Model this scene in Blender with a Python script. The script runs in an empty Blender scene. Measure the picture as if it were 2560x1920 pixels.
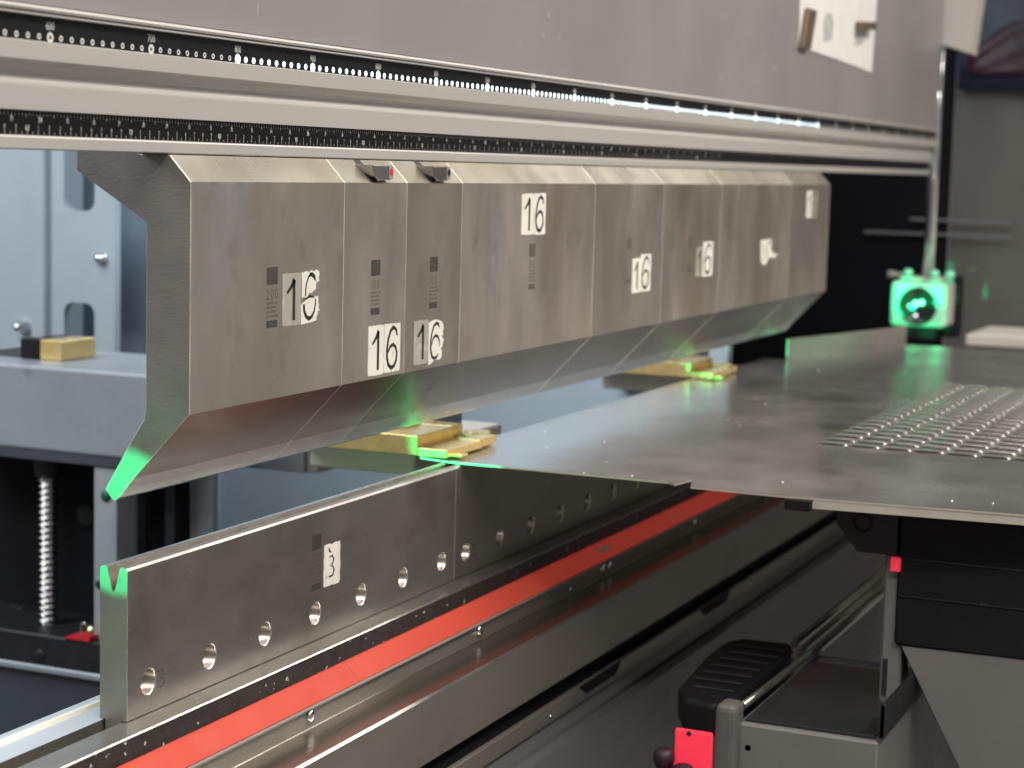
import bpy, bmesh, math, random
from mathutils import Vector, Matrix
random.seed(7)
S = 0.001                      # all sizes below are millimetres
scn = bpy.context.scene

# ------------------------------------------------------------------ camera
cd = bpy.data.cameras.new("camera"); cam = bpy.data.objects.new("camera", cd)
scn.collection.objects.link(cam); scn.camera = cam
R_ = (0.4010277, -0.9157044, 0.0257341); D_ = (-0.0935151, -0.0688673, -0.9932332); F_ = (0.9112803, 0.3959075, -0.1132499)
m = Matrix((( R_[0], -D_[0], -F_[0], -1.02406), (R_[1], -D_[1], -F_[1], -0.72460), (R_[2], -D_[2], -F_[2], 0.26660), (0, 0, 0, 1)))
cam.matrix_world = m
cd.sensor_width = 36.0; cd.sensor_fit = 'HORIZONTAL'; cd.lens = 67.4526
cd.clip_start = 0.05; cd.clip_end = 60
cd.dof.use_dof = True; cd.dof.focus_distance = 1.36; cd.dof.aperture_fstop = 9.5

# ------------------------------------------------------------------ light
w = bpy.data.worlds.new("World"); scn.world = w; w.use_nodes = True
w.node_tree.nodes["Background"].inputs[0].default_value = (0.585, 0.565, 0.545, 1)
w.node_tree.nodes["Background"].inputs[1].default_value = 0.46
def area(name, loc, target, sx, sy, power, col):
    l = bpy.data.lights.new(name, 'AREA'); l.shape = 'RECTANGLE'; l.size = sx; l.size_y = sy; l.energy = power; l.color = col
    o = bpy.data.objects.new(name, l); scn.collection.objects.link(o)
    o.location = loc; o.rotation_euler = (Vector(target) - Vector(loc)).to_track_quat('-Z', 'X').to_euler(); return o
area("ceiling_lamp", (0.6, -2.2, 2.9), (0.6, -2.2, 0), 5.0, 0.5, 185, (1.0, 0.95, 0.89))
area("ceiling_lamp", (-2.2, -0.9, 2.7), (-1.2, -0.6, 0), 0.5, 3.0, 85, (1.0, 0.96, 0.91))
area("ceiling_lamp", (4.6, -2.6, 2.9), (3.5, -1.4, 0.4), 0.6, 3.0, 120, (1.0, 0.95, 0.88))
area("rear_area_light", (-0.35, 1.4, 1.5), (0.9, 0.5, -0.1), 1.6, 1.0, 46, (0.86, 0.935, 1.0))
area("rear_area_light", (1.12, 0.46, 0.46), (1.5, 0.60, -0.25), 0.5, 0.2, 3.4, (0.82, 0.91, 1.0))  # added hidden lamp, brightens the rear panel below the punches
def spot(name, loc, target, size, blend, power, col, rad=0.004):
    l = bpy.data.lights.new(name, 'SPOT'); l.energy = power; l.color = col; l.spot_size = size; l.spot_blend = blend; l.shadow_soft_size = rad
    o = bpy.data.objects.new(name, l); scn.collection.objects.link(o); o.location = loc
    o.rotation_euler = (Vector(target) - Vector(loc)).to_track_quat('-Z', 'Y').to_euler(); return o
spot("laser_beam", (-9.0, -0.006, 0.030), (2.5, -0.006, 0.030), math.radians(1.0), 0.12, 20000, (0.0, 1.0, 0.33), 0.08)
spot("laser_scatter", (-0.66, 0.0, 0.03), (0.0, 0.0, 0.02), math.radians(26), 1.0, 3.4, (0.06, 1.0, 0.30))

vs = scn.view_settings; vs.view_transform = 'Standard'; vs.look = 'None'; vs.exposure = 0.12; vs.gamma = 1.0
scn.render.engine = 'CYCLES'; scn.cycles.max_bounces = 8; scn.cycles.use_denoising = True
scn.cycles.sample_clamp_indirect = 8.0

# ------------------------------------------------------------------ materials
M = {}
def mat(name, col, rough=0.5, metal=0.0, var=0.12, vs_=12.0, stretch=(1, 1, 1), rvar=0.08, bump=0.0, bs=400.0, bstretch=(1, 1, 1),
        stain=None, emis=None, spec=0.5, rand=False, specks=None):
    mt = bpy.data.materials.new(name); mt.use_nodes = True; nt = mt.node_tree; N = nt.nodes; L = nt.links
    b = N["Principled BSDF"]; b.inputs["Metallic"].default_value = metal; b.inputs["Roughness"].default_value = rough
    b.inputs["Specular IOR Level"].default_value = spec
    tc = N.new("ShaderNodeTexCoord"); src = tc.outputs["Object"]
    if rand:
        oi = N.new("ShaderNodeObjectInfo"); mu = N.new("ShaderNodeMath"); mu.operation = 'MULTIPLY'; mu.inputs[1].default_value = 2.6
        L.new(oi.outputs["Random"], mu.inputs[0]); ad = N.new("ShaderNodeVectorMath"); ad.operation = 'ADD'
        L.new(src, ad.inputs[0]); L.new(mu.outputs[0], ad.inputs[1]); src = ad.outputs[0]
    def noise(scale, st, det=5, rg=0.6):
        mp = N.new("ShaderNodeMapping"); mp.inputs["Scale"].default_value = st; L.new(src, mp.inputs[0])
        n = N.new("ShaderNodeTexNoise"); n.inputs["Scale"].default_value = scale; n.inputs["Detail"].default_value = det
        n.inputs["Roughness"].default_value = rg; L.new(mp.outputs[0], n.inputs[0]); return n.outputs[0]
    def ramp(sock, a, c0, c, c1):
        r = N.new("ShaderNodeValToRGB"); r.color_ramp.elements[0].position = a; r.color_ramp.elements[1].position = c
        r.color_ramp.elements[0].color = (*c0, 1); r.color_ramp.elements[1].color = (*c1, 1); L.new(sock, r.inputs[0]); return r.outputs[0]
    cout = None
    if var > 0:
        n = noise(vs_, stretch)
        cout = ramp(n, 0.3, tuple(c * (1 - var) for c in col), 0.7, tuple(min(1, c * (1 + var)) for c in col))
        if rvar > 0:
            mr = N.new("ShaderNodeMapRange"); mr.inputs[1].default_value = 0.3; mr.inputs[2].default_value = 0.7
            mr.inputs[3].default_value = max(0.03, rough - rvar); mr.inputs[4].default_value = rough + rvar
            L.new(noise(vs_ * 2.3, stretch), mr.inputs[0]); L.new(mr.outputs[0], b.inputs["Roughness"])
    def mixin(cur, fac, c):
        mx = N.new("ShaderNodeMix"); mx.data_type = 'RGBA'; L.new(fac, mx.inputs["Factor"])
        if cur is None: mx.inputs["A"].default_value = (*col, 1)
        else: L.new(cur, mx.inputs["A"])
        mx.inputs["B"].default_value = (*c, 1); return mx.outputs["Result"]
    for st in (stain or []):
        c, sc, stv, lo, hi, amt = st
        cout = mixin(cout, ramp(noise(sc, stv, 4), lo, (0, 0, 0), hi, (amt, amt, amt)), c)
    if specks:
        c, sc, lo = specks
        cout = mixin(cout, ramp(noise(sc, (1, 1, 1), 2, 0.5), lo, (0, 0, 0), lo + 0.03, (1, 1, 1)), c)
    if rand and cout is not None:
        hv = N.new("ShaderNodeHueSaturation"); mr2 = N.new("ShaderNodeMapRange"); mr2.inputs[3].default_value = 0.88; mr2.inputs[4].default_value = 1.12
        L.new(oi.outputs["Random"], mr2.inputs[0]); L.new(mr2.outputs[0], hv.inputs["Value"]); L.new(cout, hv.inputs["Color"]); cout = hv.outputs[0]
    if cout is None: b.inputs["Base Color"].default_value = (*col, 1)
    else: L.new(cout, b.inputs["Base Color"])
    if bump > 0:
        bp = N.new("ShaderNodeBump"); bp.inputs["Strength"].default_value = bump; bp.inputs["Distance"].default_value = 0.001
        L.new(noise(bs, bstretch, 4), bp.inputs["Height"]); L.new(bp.outputs[0], b.inputs["Normal"])
    if emis:
        b.inputs["Emission Color"].default_value = (*emis[0], 1); b.inputs["Emission Strength"].default_value = emis[1]
    M[name] = mt; return mt

mat("punch_steel", (0.42, 0.375, 0.328), 0.38, 0.82, 0.15, 9, (1, 1, .45), 0.09, 0.16, 1500, (1, 1, .06), rand=True,
    stain=[((0.30, 0.235, 0.155), 8, (1, 1, .22), .50, .72, .60), ((0.38, 0.39, 0.42), 7, (1, 1, .3), .55, .72, .6), ((0.20, 0.17, 0.14), 38, (1, 1, .5), .60, .72, .35)], specks=((.75, .72, .68), 330, .755))
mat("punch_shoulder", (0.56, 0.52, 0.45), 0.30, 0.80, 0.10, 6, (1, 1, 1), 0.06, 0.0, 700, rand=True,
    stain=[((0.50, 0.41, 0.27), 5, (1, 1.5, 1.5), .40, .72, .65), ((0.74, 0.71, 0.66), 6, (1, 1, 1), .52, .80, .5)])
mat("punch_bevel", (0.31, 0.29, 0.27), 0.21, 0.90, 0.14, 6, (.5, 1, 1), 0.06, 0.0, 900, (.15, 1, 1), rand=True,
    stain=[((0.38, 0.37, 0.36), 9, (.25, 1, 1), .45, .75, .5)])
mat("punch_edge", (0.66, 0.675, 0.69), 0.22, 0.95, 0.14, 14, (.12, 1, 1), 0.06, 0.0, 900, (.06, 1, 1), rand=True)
mat("end_face", (0.22, 0.21, 0.188), 0.45, 0.55, 0.14, 14, (1, 1, 1), 0.08, 0.18, 700, (1, .25, 1), rand=True,
    stain=[((0.17, 0.16, 0.14), 26, (1, 1, 1), .58, .72, .6)])
mat("die_steel", (0.31, 0.283, 0.257), 0.38, 0.82, 0.14, 9, (.7, 1, 1), 0.07, 0.12, 900, (.3, 1, 1), rand=True,
    stain=[((0.17, 0.14, 0.11), 13, (.7, 1, 1), .55, .72, .6), ((0.36, 0.33, 0.29), 7, (1, 1, 1), .55, .75, .4)], specks=((.75, .72, .68), 300, .76))
mat("worn_edge", (0.60, 0.565, 0.51), 0.45, 0.6, 0.25, 60, (1, 1, 1), 0.1)
mat("ledge_steel", (0.40, 0.36, 0.315), 0.25, 0.95, 0.12, 8, (.2, 1, 1), 0.05, 0.04, 700, (.1, 1, 1))
mat("rail_pale_reflect", (0.52, 0.57, 0.61), 0.45, 0.55, 0.06, 12, (.2, 1, 1), 0.05)  # pale blue tone stands in for the rear panels mirrored in the rail
mat("bright_steel", (0.66, 0.65, 0.62), 0.25, 0.95, 0.12, 25, (.2, 1, 1), 0.08)
mat("hole_steel", (0.42, 0.37, 0.32), 0.35, 0.9, 0.15, 40)
mat("aluminium", (0.455, 0.44, 0.41), 0.48, 0.35, 0.05, 5, (.3, 1, 1), 0.04, 0.05, 1500, (.2, 1, 1), stain=[((.33, .31, .27), 30, (1, 1, 1), .70, .76, .5)])
mat("ram_paint", (0.235, 0.219, 0.214), 0.38, 0.0, 0.08, 3.5, (1, 1, .7), 0.07, 0.14, 1800, stain=[((.19, .175, .17), 6, (1, 1, .5), .55, .75, .5)], specks=((.55, .54, .52), 70, .80))
mat("black_strip", (0.010, 0.010, 0.012), 0.3, 0.0, 0, spec=0.2)
mat("scale_black", (0.006, 0.0055, 0.0055), 0.5, 0.0, 0, spec=0.1)
mat("print_white", (0.62, 0.61, 0.58), 0.5, 0, 0)
mat("print_grey", (0.42, 0.41, 0.39), 0.5, 0, 0)
mat("led_lit", (0.9, 0.95, 1.0), 0.4, 0, 0, emis=((0.72, 0.86, 1.0), 3.6))
mat("led_core", (0.4, 0.8, 1.0), 0.4, 0, 0, emis=((0.10, 0.35, 0.60), 0.4))
mat("ink", (0.012, 0.011, 0.010), 0.45, 0, 0)
mat("etch", (0.055, 0.047, 0.040), 0.55, 0.3, 0.15, 60)
mat("etch_faint", (0.15, 0.128, 0.108), 0.5, 0.5, 0.15, 60)
mat("sticker", (0.74, 0.71, 0.63), 0.5, 0, 0.07, 60, (1, 1, 1), 0.05, 0.12, 700, stain=[((.20, .18, .15), 85, (1, 1, 1), .64, .69, .75), ((.55, .52, .45), 30, (1, 1, 1), .5, .7, .5)])
mat("sticker_worn", (0.46, 0.43, 0.37), 0.35, 0.35, 0.15, 60, (1, 1, .4), 0.08, 0.2, 500, stain=[((.70, .67, .60), 55, (1, 1, 1), .58, .66, .7)])
mat("sheet_metal", (0.60, 0.575, 0.55), 0.22, 0.90, 0.06, 4, (1, 1, 1), 0.07, 0.05, 900, (1, .05, 1), stain=[((.55, .52, .49), 7, (1, .5, 1), .5, .75, .5)])
mat("sheet_edge", (0.66, 0.62, 0.53), 0.40, 0.6, 0.05, 30)
mat("dark_slot", (0.02, 0.02, 0.02), 0.6, 0, 0)
mat("rail_steel", (0.42, 0.40, 0.365), 0.30, 0.9, 0.10, 14, (.2, 1, 1), 0.08, 0.10, 700, (.1, 1, 1), stain=[((.26, .23, .19), 16, (.4, 1, 1), .55, .72, .5)])
mat("seal_rubber", (0.022, 0.020, 0.019), 0.65, 0, 0.3, 60, (1, 1, 1), 0.1, 1.0, 260, specks=((.45, .44, .42), 190, .69))
mat("table_steel", (0.27, 0.245, 0.215), 0.40, 0.6, 0.10, 9, (.2, 1, 1), 0.08, 0.08, 700, (.1, 1, 1), stain=[((.34, .30, .22), 6, (.7, 1, 1), .56, .70, .7), ((.10, .09, .08), 10, (.4, 1, 1), .56, .72, .6)], specks=((.6, .58, .55), 260, .79))
mat("table_paint", (0.15, 0.143, 0.14), 0.24, 0.2, 0.12, 6, (.4, 1, 1), 0.08)
mat("red_lit", (0.40, 0.050, 0.032), 0.6, 0, 0.06, 14, emis=((0.95, 0.11, 0.062), 0.20), spec=0.2)
mat("red_dim_glow", (0.52, 0.05, 0.036), 0.35, 0, 0.08, 20, emis=((0.85, 0.085, 0.055), 0.20))  # far strip segments are off; faint glow added to brighten their red
mat("gold", (0.82, 0.60, 0.25), 0.30, 0.72, 0.08, 30, (1, 1, 1), 0.08, 0.04, 800, stain=[((.55, .40, .16), 25, (1, 1, 1), .55, .75, .35)])
mat("black_plastic", (0.008, 0.008, 0.009), 0.55, 0, 0.2, 20, spec=0.2, bump=.3, bs=900)
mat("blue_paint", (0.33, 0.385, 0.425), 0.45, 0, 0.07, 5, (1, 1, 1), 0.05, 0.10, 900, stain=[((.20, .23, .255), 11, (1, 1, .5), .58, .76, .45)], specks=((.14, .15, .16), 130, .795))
mat("blue_grey_paint", (0.26, 0.32, 0.40), 0.42, 0, 0.05, 5, (1, 1, 1), 0.05, 0.06, 900)
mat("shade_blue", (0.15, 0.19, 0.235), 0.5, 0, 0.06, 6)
mat("grey_arm", (0.29, 0.315, 0.345), 0.42, 0.25, 0.08, 10, (1, 1, 1), 0.06, 0.06, 900, stain=[((.17, .18, .19), 20, (1, 1, .6), .62, .74, .6)])
mat("chrome", (0.75, 0.76, 0.77), 0.14, 1.0, 0)
mat("screw_steel", (0.55, 0.56, 0.57), 0.25, 1.0, 0.1, 40)
mat("case_laser_glow", (0.40, 0.48, 0.42), 0.4, 0.0, 0.12, 25, emis=((0.02, 1.0, 0.36), 0.42))  # self-glow stands in for laser light falling on the receiver cover
mat("knob_laser_glow", (0.3, 0.6, 0.45), 0.25, 0.3, 0, emis=((0.05, 1.0, 0.42), 0.30))  # slight glow stands in for green laser light on the screws
mat("column_steel", (0.42, 0.47, 0.50), 0.40, 0.5, 0.10, 20, (1, 1, .5))
mat("interior_black", (0.006, 0.006, 0.007), 0.7, 0, 0.3, 10, spec=0.15)
mat("black_iron", (0.010, 0.010, 0.012), 0.5, 0.1, 0.25, 20, stain=[((.16, .165, .17), 40, (1, 1, 1), .66, .74, .6)])
mat("dark_blue_steel", (0.055, 0.063, 0.080), 0.5, 0.2, 0.10, 10)
mat("laser_spot_green", (0.010, 0.085, 0.045), 0.5, 0, 0)
mat("red_plastic", (0.60, 0.02, 0.03), 0.4, 0, 0.05, 20)
mat("red_glow", (0.8, 0.03, 0.06), 0.4, 0, 0.04, 20, emis=((1.0, 0.05, 0.10), 0.38))
mat("brass", (0.75, 0.62, 0.35), 0.3, 0.9, 0)
mat("sensor_case", (0.55, 0.52, 0.46), 0.45, 0.1, 0.04, 20)
mat("lens_glass", (0.03, 0.05, 0.04), 0.12, 0.3, 0)
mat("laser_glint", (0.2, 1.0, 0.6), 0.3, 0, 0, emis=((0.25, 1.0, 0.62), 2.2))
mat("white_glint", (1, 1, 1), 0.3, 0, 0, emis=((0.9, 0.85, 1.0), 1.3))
mat("side_panel", (0.105, 0.100, 0.093), 0.22, 0.0, 0.12, 2.5, (1, 1, .4), 0.06, stain=[((.11, .125, .09), 4, (1, 1, .3), .5, .7, .6)])
mat("dark_back", (0.004, 0.0036, 0.0048), 0.6, 0, 0.3, 3, spec=0.08)
mat("off_white", (0.62, 0.59, 0.52), 0.45, 0, 0.03, 10)
mat("light_cover", (0.50, 0.48, 0.43), 0.45, 0, 0.03, 10)
mat("navy", (0.014, 0.020, 0.040), 0.5, 0, 0.35, 12)
mat("maroon", (0.022, 0.006, 0.013), 0.5, 0, 0.4, 12)
mat("paper", (0.68, 0.66, 0.62), 0.6, 0, 0.05, 25, (1, 1, 1), 0.02, stain=[((.50, .49, .46), 30, (1, 1, .4), .58, .72, .4)])
mat("pencil", (0.40, 0.40, 0.37), 0.6, 0, 0.2, 60)
mat("magnet_brown", (0.16, 0.115, 0.075), 0.4, 0.4, 0.1, 30)
mat("floor_dark", (0.13, 0.125, 0.12), 0.5, 0, 0.15, 2)
mat("grey_plastic", (0.155, 0.147, 0.14), 0.5, 0, 0.08, 12, (1, 1, 1), 0.06, 0.15, 900, stain=[((.10, .095, .09), 14, (1, 1, .6), .6, .76, .5)], specks=((.4, .38, .36), 160, .80))
mat("lip_grey", (0.30, 0.28, 0.26), 0.5, 0.2, 0.08, 20)
mat("pillar_grey", (0.105, 0.10, 0.092), 0.5, 0, 0.1, 30)
mat("bar_grey", (0.13, 0.128, 0.13), 0.4, 0.2, 0.08, 20)
mat("tray_glass", (0.022, 0.026, 0.024), 0.18, 0, 0.2, 12)
mat("scratch", (0.62, 0.61, 0.60), 0.5, 0, 0)

# ------------------------------------------------------------------ helpers
col = scn.collection
def link(o, parent=None):
    col.objects.link(o)
    if parent is not None:
        o.parent = parent; o.matrix_parent_inverse = Matrix.Translation(-Vector(ROOTLOC.get(parent.name, (0, 0, 0))))
    return o
ROOTLOC = {}
def thing(name, label, cat, loc, group=None):
    o = bpy.data.objects.new(name, None); o.empty_display_size = 0.02; o.location = Vector(loc) * S; col.objects.link(o)
    ROOTLOC[o.name] = Vector(loc) * S; o['label'] = label; o['category'] = cat
    if group: o['group'] = group
    return o
def tag(o, label, cat, group=None):
    o['label'] = label; o['category'] = cat
    if group: o['group'] = group
    return o
def struct(o): o['kind'] = 'structure'; return o
class MB:
    def __init__(s): s.bm = bmesh.new(); s.mats = []
    def mi(s, m):
        if m not in s.mats: s.mats.append(m)
        return s.mats.index(m)
    def poly(s, pts, m):
        f = s.bm.faces.new([s.bm.verts.new(Vector(p) * S) for p in pts]); f.material_index = s.mi(m); return f
    def box(s, x0, x1, y0, y1, z0, z1, m, bevel=0.0, seg=1):
        t = bmesh.new(); bmesh.ops.create_cube(t, size=1)
        for v in t.verts: v.co = Vector(((x0 + x1) / 2 + v.co.x * (x1 - x0), (y0 + y1) / 2 + v.co.y * (y1 - y0), (z0 + z1) / 2 + v.co.z * (z1 - z0))) * S
        if bevel > 0: bmesh.ops.bevel(t, geom=t.edges[:], offset=bevel * S, segments=seg, profile=0.5, affect='EDGES', clamp_overlap=True)
        s.merge(t, m); return s
    def merge(s, t, m):
        i = s.mi(m); mp = {}
        for v in t.verts: mp[v] = s.bm.verts.new(v.co)
        for f in t.faces:
            g = s.bm.faces.new([mp[v] for v in f.verts])
            if isinstance(m, (list, tuple)): pass
            g.material_index = i; g.smooth = f.smooth
        t.free()
    def prism(s, prof, x0, x1, ms, bevel=0.0, capm=None, xe=None, edgem=None):
        """closed (y,z) outline swept along x; ms = material or list per side (side k joins point k to k+1)"""
        n = len(prof); t = bmesh.new(); A = [t.verts.new(Vector((x0, y, z)) * S) for y, z in prof]
        Bv = [t.verts.new(Vector(((xe[k] if xe else x1), y, z)) * S) for k, (y, z) in enumerate(prof)]
        lay = t.faces.layers.int.new("m"); fs = []
        for k in range(n):
            f = t.faces.new((A[k], A[(k + 1) % n], Bv[(k + 1) % n], Bv[k])); f[lay] = s.mi(ms[k] if isinstance(ms, list) else ms)
        c = s.mi(capm or (ms[0] if isinstance(ms, list) else ms))
        f = t.faces.new(A[::-1]); f[lay] = c; f = t.faces.new(Bv); f[lay] = c
        bmesh.ops.recalc_face_normals(t, faces=t.faces[:])
        if bevel > 0:
            es = [e for e in t.edges if any(len(f.verts) == n for f in e.link_faces)] if n > 4 else t.edges[:]
            rb = bmesh.ops.bevel(t, geom=es, offset=bevel * S, segments=1, affect='EDGES', clamp_overlap=True)
            if edgem:
                for f in rb['faces']: f[lay] = s.mi(edgem)
        mp = {v: s.bm.verts.new(v.co) for v in t.verts}
        for f in t.faces:
            g = s.bm.faces.new([mp[v] for v in f.verts]); g.material_index = f[lay]
        t.free(); return s
    def lathe(s, prof, c, axis, m, seg=24, smooth=True):
        """prof = [(r, h)...] turned about an axis through c"""
        ax = {'x': (Vector((0, 1, 0)), Vector((0, 0, 1)), Vector((1, 0, 0))), 'y': (Vector((1, 0, 0)), Vector((0, 0, 1)), Vector((0, 1, 0))), 'z': (Vector((1, 0, 0)), Vector((0, 1, 0)), Vector((0, 0, 1)))}[axis]
        c = Vector(c); rows = []; i = s.mi(m)
        for r, h in prof:
            if r < 1e-6: rows.append([s.bm.verts.new((c + ax[2] * h) * S)])
            else: rows.append([s.bm.verts.new((c + ax[0] * r * math.cos(2 * math.pi * k / seg) + ax[1] * r * math.sin(2 * math.pi * k / seg) + ax[2] * h) * S) for k in range(seg)])
        for a, b in zip(rows, rows[1:]):
            for k in range(seg):
                k2 = (k + 1) % seg
                vs4 = [a[k % len(a)], a[k2 % len(a)], b[k2 % len(b)], b[k % len(b)]]
                u = []
                for v in vs4:
                    if v not in u: u.append(v)
                if len(u) > 2:
                    f = s.bm.faces.new(u); f.material_index = i; f.smooth = smooth
        return s
    def cyl(s, c, r, h, axis, m, seg=20, ch=0.0):
        return s.lathe([(0, 0), (r - ch, 0), (r, ch), (r, h - ch), (r - ch, h), (0, h)] if ch else [(0, 0), (r, 0), (r, h), (0, h)], c, axis, m, seg, False)
    def tube(s, pts, r, m, seg=10):
        i = s.mi(m); rings = []; P = [Vector(p) for p in pts]
        for k, p in enumerate(P):
            d = (P[min(k + 1, len(P) - 1)] - P[max(k - 1, 0)]).normalized(); u = d.orthogonal().normalized()
            if k and abs(u.dot(pu)) < 0.99: u = (pu - d * pu.dot(d)).normalized()
            pu = u; v = d.cross(u)
            rings.append([s.bm.verts.new((p + (u * math.cos(2 * math.pi * j / seg) + v * math.sin(2 * math.pi * j / seg)) * r) * S) for j in range(seg)])
        for a, b in zip(rings, rings[1:]):
            for j in range(seg):
                f = s.bm.faces.new((a[j], a[(j + 1) % seg], b[(j + 1) % seg], b[j])); f.material_index = i; f.smooth = True
        s.bm.faces.new(rings[0][::-1]).material_index = i; s.bm.faces.new(rings[-1]).material_index = i
        return s
    def outline_xz(s, pts, y, th, m):
        """flat piece standing in the xz plane, front face at y, thickness th backwards"""
        a = [s.bm.verts.new(Vector((x, y, z)) * S) for x, z in pts]; b = [s.bm.verts.new(Vector((x, y + th, z)) * S) for x, z in pts]; i = s.mi(m); n = len(pts)
        s.bm.faces.new(a).material_index = i; s.bm.faces.new(b[::-1]).material_index = i
        for k in range(n): s.bm.faces.new((a[k], b[k], b[(k + 1) % n], a[(k + 1) % n])).material_index = i
        return s
    def outline_yz(s, pts, x, th, m):
        a = [s.bm.verts.new(Vector((x, y, z)) * S) for y, z in pts]; b = [s.bm.verts.new(Vector((x + th, y, z)) * S) for y, z in pts]; i = s.mi(m); n = len(pts)
        s.bm.faces.new(a).material_index = i; s.bm.faces.new(b[::-1]).material_index = i
        for k in range(n): s.bm.faces.new((a[k], b[k], b[(k + 1) % n], a[(k + 1) % n])).material_index = i
        return s
    def mesh(s, name, recalc=True):
        if recalc: bmesh.ops.recalc_face_normals(s.bm, faces=s.bm.faces[:])
        me = bpy.data.meshes.new(name); s.bm.to_mesh(me); s.bm.free()
        for m in s.mats: me.materials.append(M[m])
        return me
    def build(s, name, parent=None, recalc=True):
        return link(bpy.data.objects.new(name, s.mesh(name, recalc)), parent)

# digits: outlines taken once from the built-in font, then stamped as flat print
GL = {}
def glyph(ch):
    if ch not in GL:
        cu = bpy.data.curves.new("g", 'FONT'); cu.body = ch; cu.size = 1.0; cu.resolution_u = 4; o = bpy.data.objects.new("g", cu); col.objects.link(o)
        me = bpy.data.meshes.new_from_object(o.evaluated_get(bpy.context.evaluated_depsgraph_get()))
        vs_ = [v.co.xy.copy() for v in me.vertices]; fs = [list(p.vertices) for p in me.polygons]
        x0 = min(v.x for v in vs_); x1 = max(v.x for v in vs_); y0 = min(v.y for v in vs_); y1 = max(v.y for v in vs_)
        GL[ch] = ([((v.x - x0), (v.y - y0) / (y1 - y0)) for v in vs_], fs, (x1 - x0) / (y1 - y0), y1 - y0)
        bpy.data.objects.remove(o); bpy.data.meshes.remove(me)
    return GL[ch]
def text(mb, s, xc, zc, h, y, m, wx=0.62, gap=0.16):
    ws = [max(0.16, glyph(c)[2]) * h * wx for c in s]; tot = sum(ws) + gap * h * wx * (len(s) - 1); x = xc - tot / 2; i = mb.mi(m)
    for c, wd in zip(s, ws):
        vv, ff, asp, gh = glyph(c)
        vb = [mb.bm.verts.new(Vector((x + px / gh * h * wx, y, zc - h / 2 + pz * h)) * S) for px, pz in vv]
        for f in ff:
            try: mb.bm.faces.new([vb[k] for k in f]).material_index = i
            except ValueError: pass
        x += wd + gap * h * wx
def stroke(mb, pts, w_, y, m):
    """pen stroke of width w_ in the xz plane"""
    i = mb.mi(m); P = [Vector((p[0], p[1])) for p in pts]; L_, R2 = [], []
    for k, p in enumerate(P):
        d = (P[min(k + 1, len(P) - 1)] - P[max(k - 1, 0)]).normalized(); n = Vector((-d.y, d.x)); ww = w_[k] if isinstance(w_, list) else w_
        L_.append(mb.bm.verts.new(Vector((p.x + n.x * ww / 2, y, p.y + n.y * ww / 2)) * S)); R2.append(mb.bm.verts.new(Vector((p.x - n.x * ww / 2, y, p.y - n.y * ww / 2)) * S))
    for k in range(len(P) - 1):
        mb.bm.faces.new((L_[k], L_[k + 1], R2[k + 1], R2[k])).material_index = i

# ------------------------------------------------------------------ setting
fl = MB(); fl.box(-6000, 7000, -6000, 6000, -960, -900, "floor_dark"); struct(fl.build("floor"))
rp = MB(); rp.box(1500, 1520, 50, 1700, -800, 620, "blue_paint"); struct(rp.build("rear_panel"))
dk = MB(); dk.box(2790, 2800, 6, 1700, -800, 900, "dark_back"); struct(dk.build("dark_opening_sheet"))  # near-black sheet stands in for the unlit depth of the opening

# ------------------------------------------------------------------ upper beam
t = thing("ram_plate", "wide warm grey painted steel plate above the illuminated ruler", "machine panel", (400, -36, 350))
MB().box(-1500, 2427, -36, -6, 349.6, 1300, "ram_paint", 0.6).build("plate", t)
for (x, z, l, ww, a) in [(113, 367, 9, .5, .05), (624, 405.5, 9, 1.2, .1), (612, 385, 3.5, 1.4, .3), (560, 376, 1.6, 1.4, .2), (650, 386, 1.6, 1.2, -.4), (1290, 385, 3.5, 1.6, .1), (1328, 415, 4, 2.4, .5), (1345, 405, 2.6, 2.2, .2), (1372, 398, 8, 3, .15), (1150, 375, 2.6, 3, .6), (1262, 436, 2.4, 2, 0)]:
    mb = MB(); dx, dz = math.sin(a) * l / 2, math.cos(a) * l / 2
    stroke(mb, [(x - dx, z - dz), (x - dx * .3, z - dz * .4), (x + dx * .4, z + dz * .3), (x + dx, z + dz)], [ww * .3, ww, ww * .8, ww * .2], -36.08, "scratch"); mb.build("scratch", t)

t = thing("drawing_sheet", "white paper sheet pinned to the grey plate by magnets", "paper", (1690, -37, 430))
MB().outline_xz([(1478, 600), (1478, 431), (1525, 431.5), (1700, 427.5), (1901, 421), (1912, 520), (1918, 600)], -37.2, 0.6, "paper").build("page", t)
mb = MB(); mb.outline_xz([(1601, 474), (1615, 486), (1640, 489), (1656, 478), (1652, 455), (1630, 447), (1606, 448)], -37.35, 0.1, "pencil"); mb.build("pencil_smudge", t)
mb = MB(); mb.outline_xz([(1782, 474), (1850, 477), (1838, 460), (1790, 452)], -37.35, 0.1, "pencil"); mb.build("pencil_smudge", t)
mb = MB(); mb.prism([(-44, 431), (-44, 484), (-37.4, 484), (-37.4, 431)], 1476, 1518, "magnet_brown", 1.0)
for v in mb.bm.verts: v.co.x += (v.co.z * 1000 - 431) * 0.45 * S
mb.lathe([(0, -44.4), (4, -44.4), (4, -44)], (1500, 0, 438), 'y', "dark_slot", 14).lathe([(0, -44.4), (4, -44.4), (4, -44)], (1518, 0, 477), 'y', "dark_slot", 14)
tag(mb.build("bar_magnet"), "brown bar magnet with two holes on the paper's left edge", "magnet")
mb = MB(); mb.box(1782, 1872, -49, -37.4, 476, 488, "magnet_brown", 1.2)
for v in mb.bm.verts: v.co.z += (v.co.x * 1000 - 1782) * 0.07 * S
tag(mb.build("block_magnet"), "small dark block magnet near the paper's right edge", "magnet")

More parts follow.
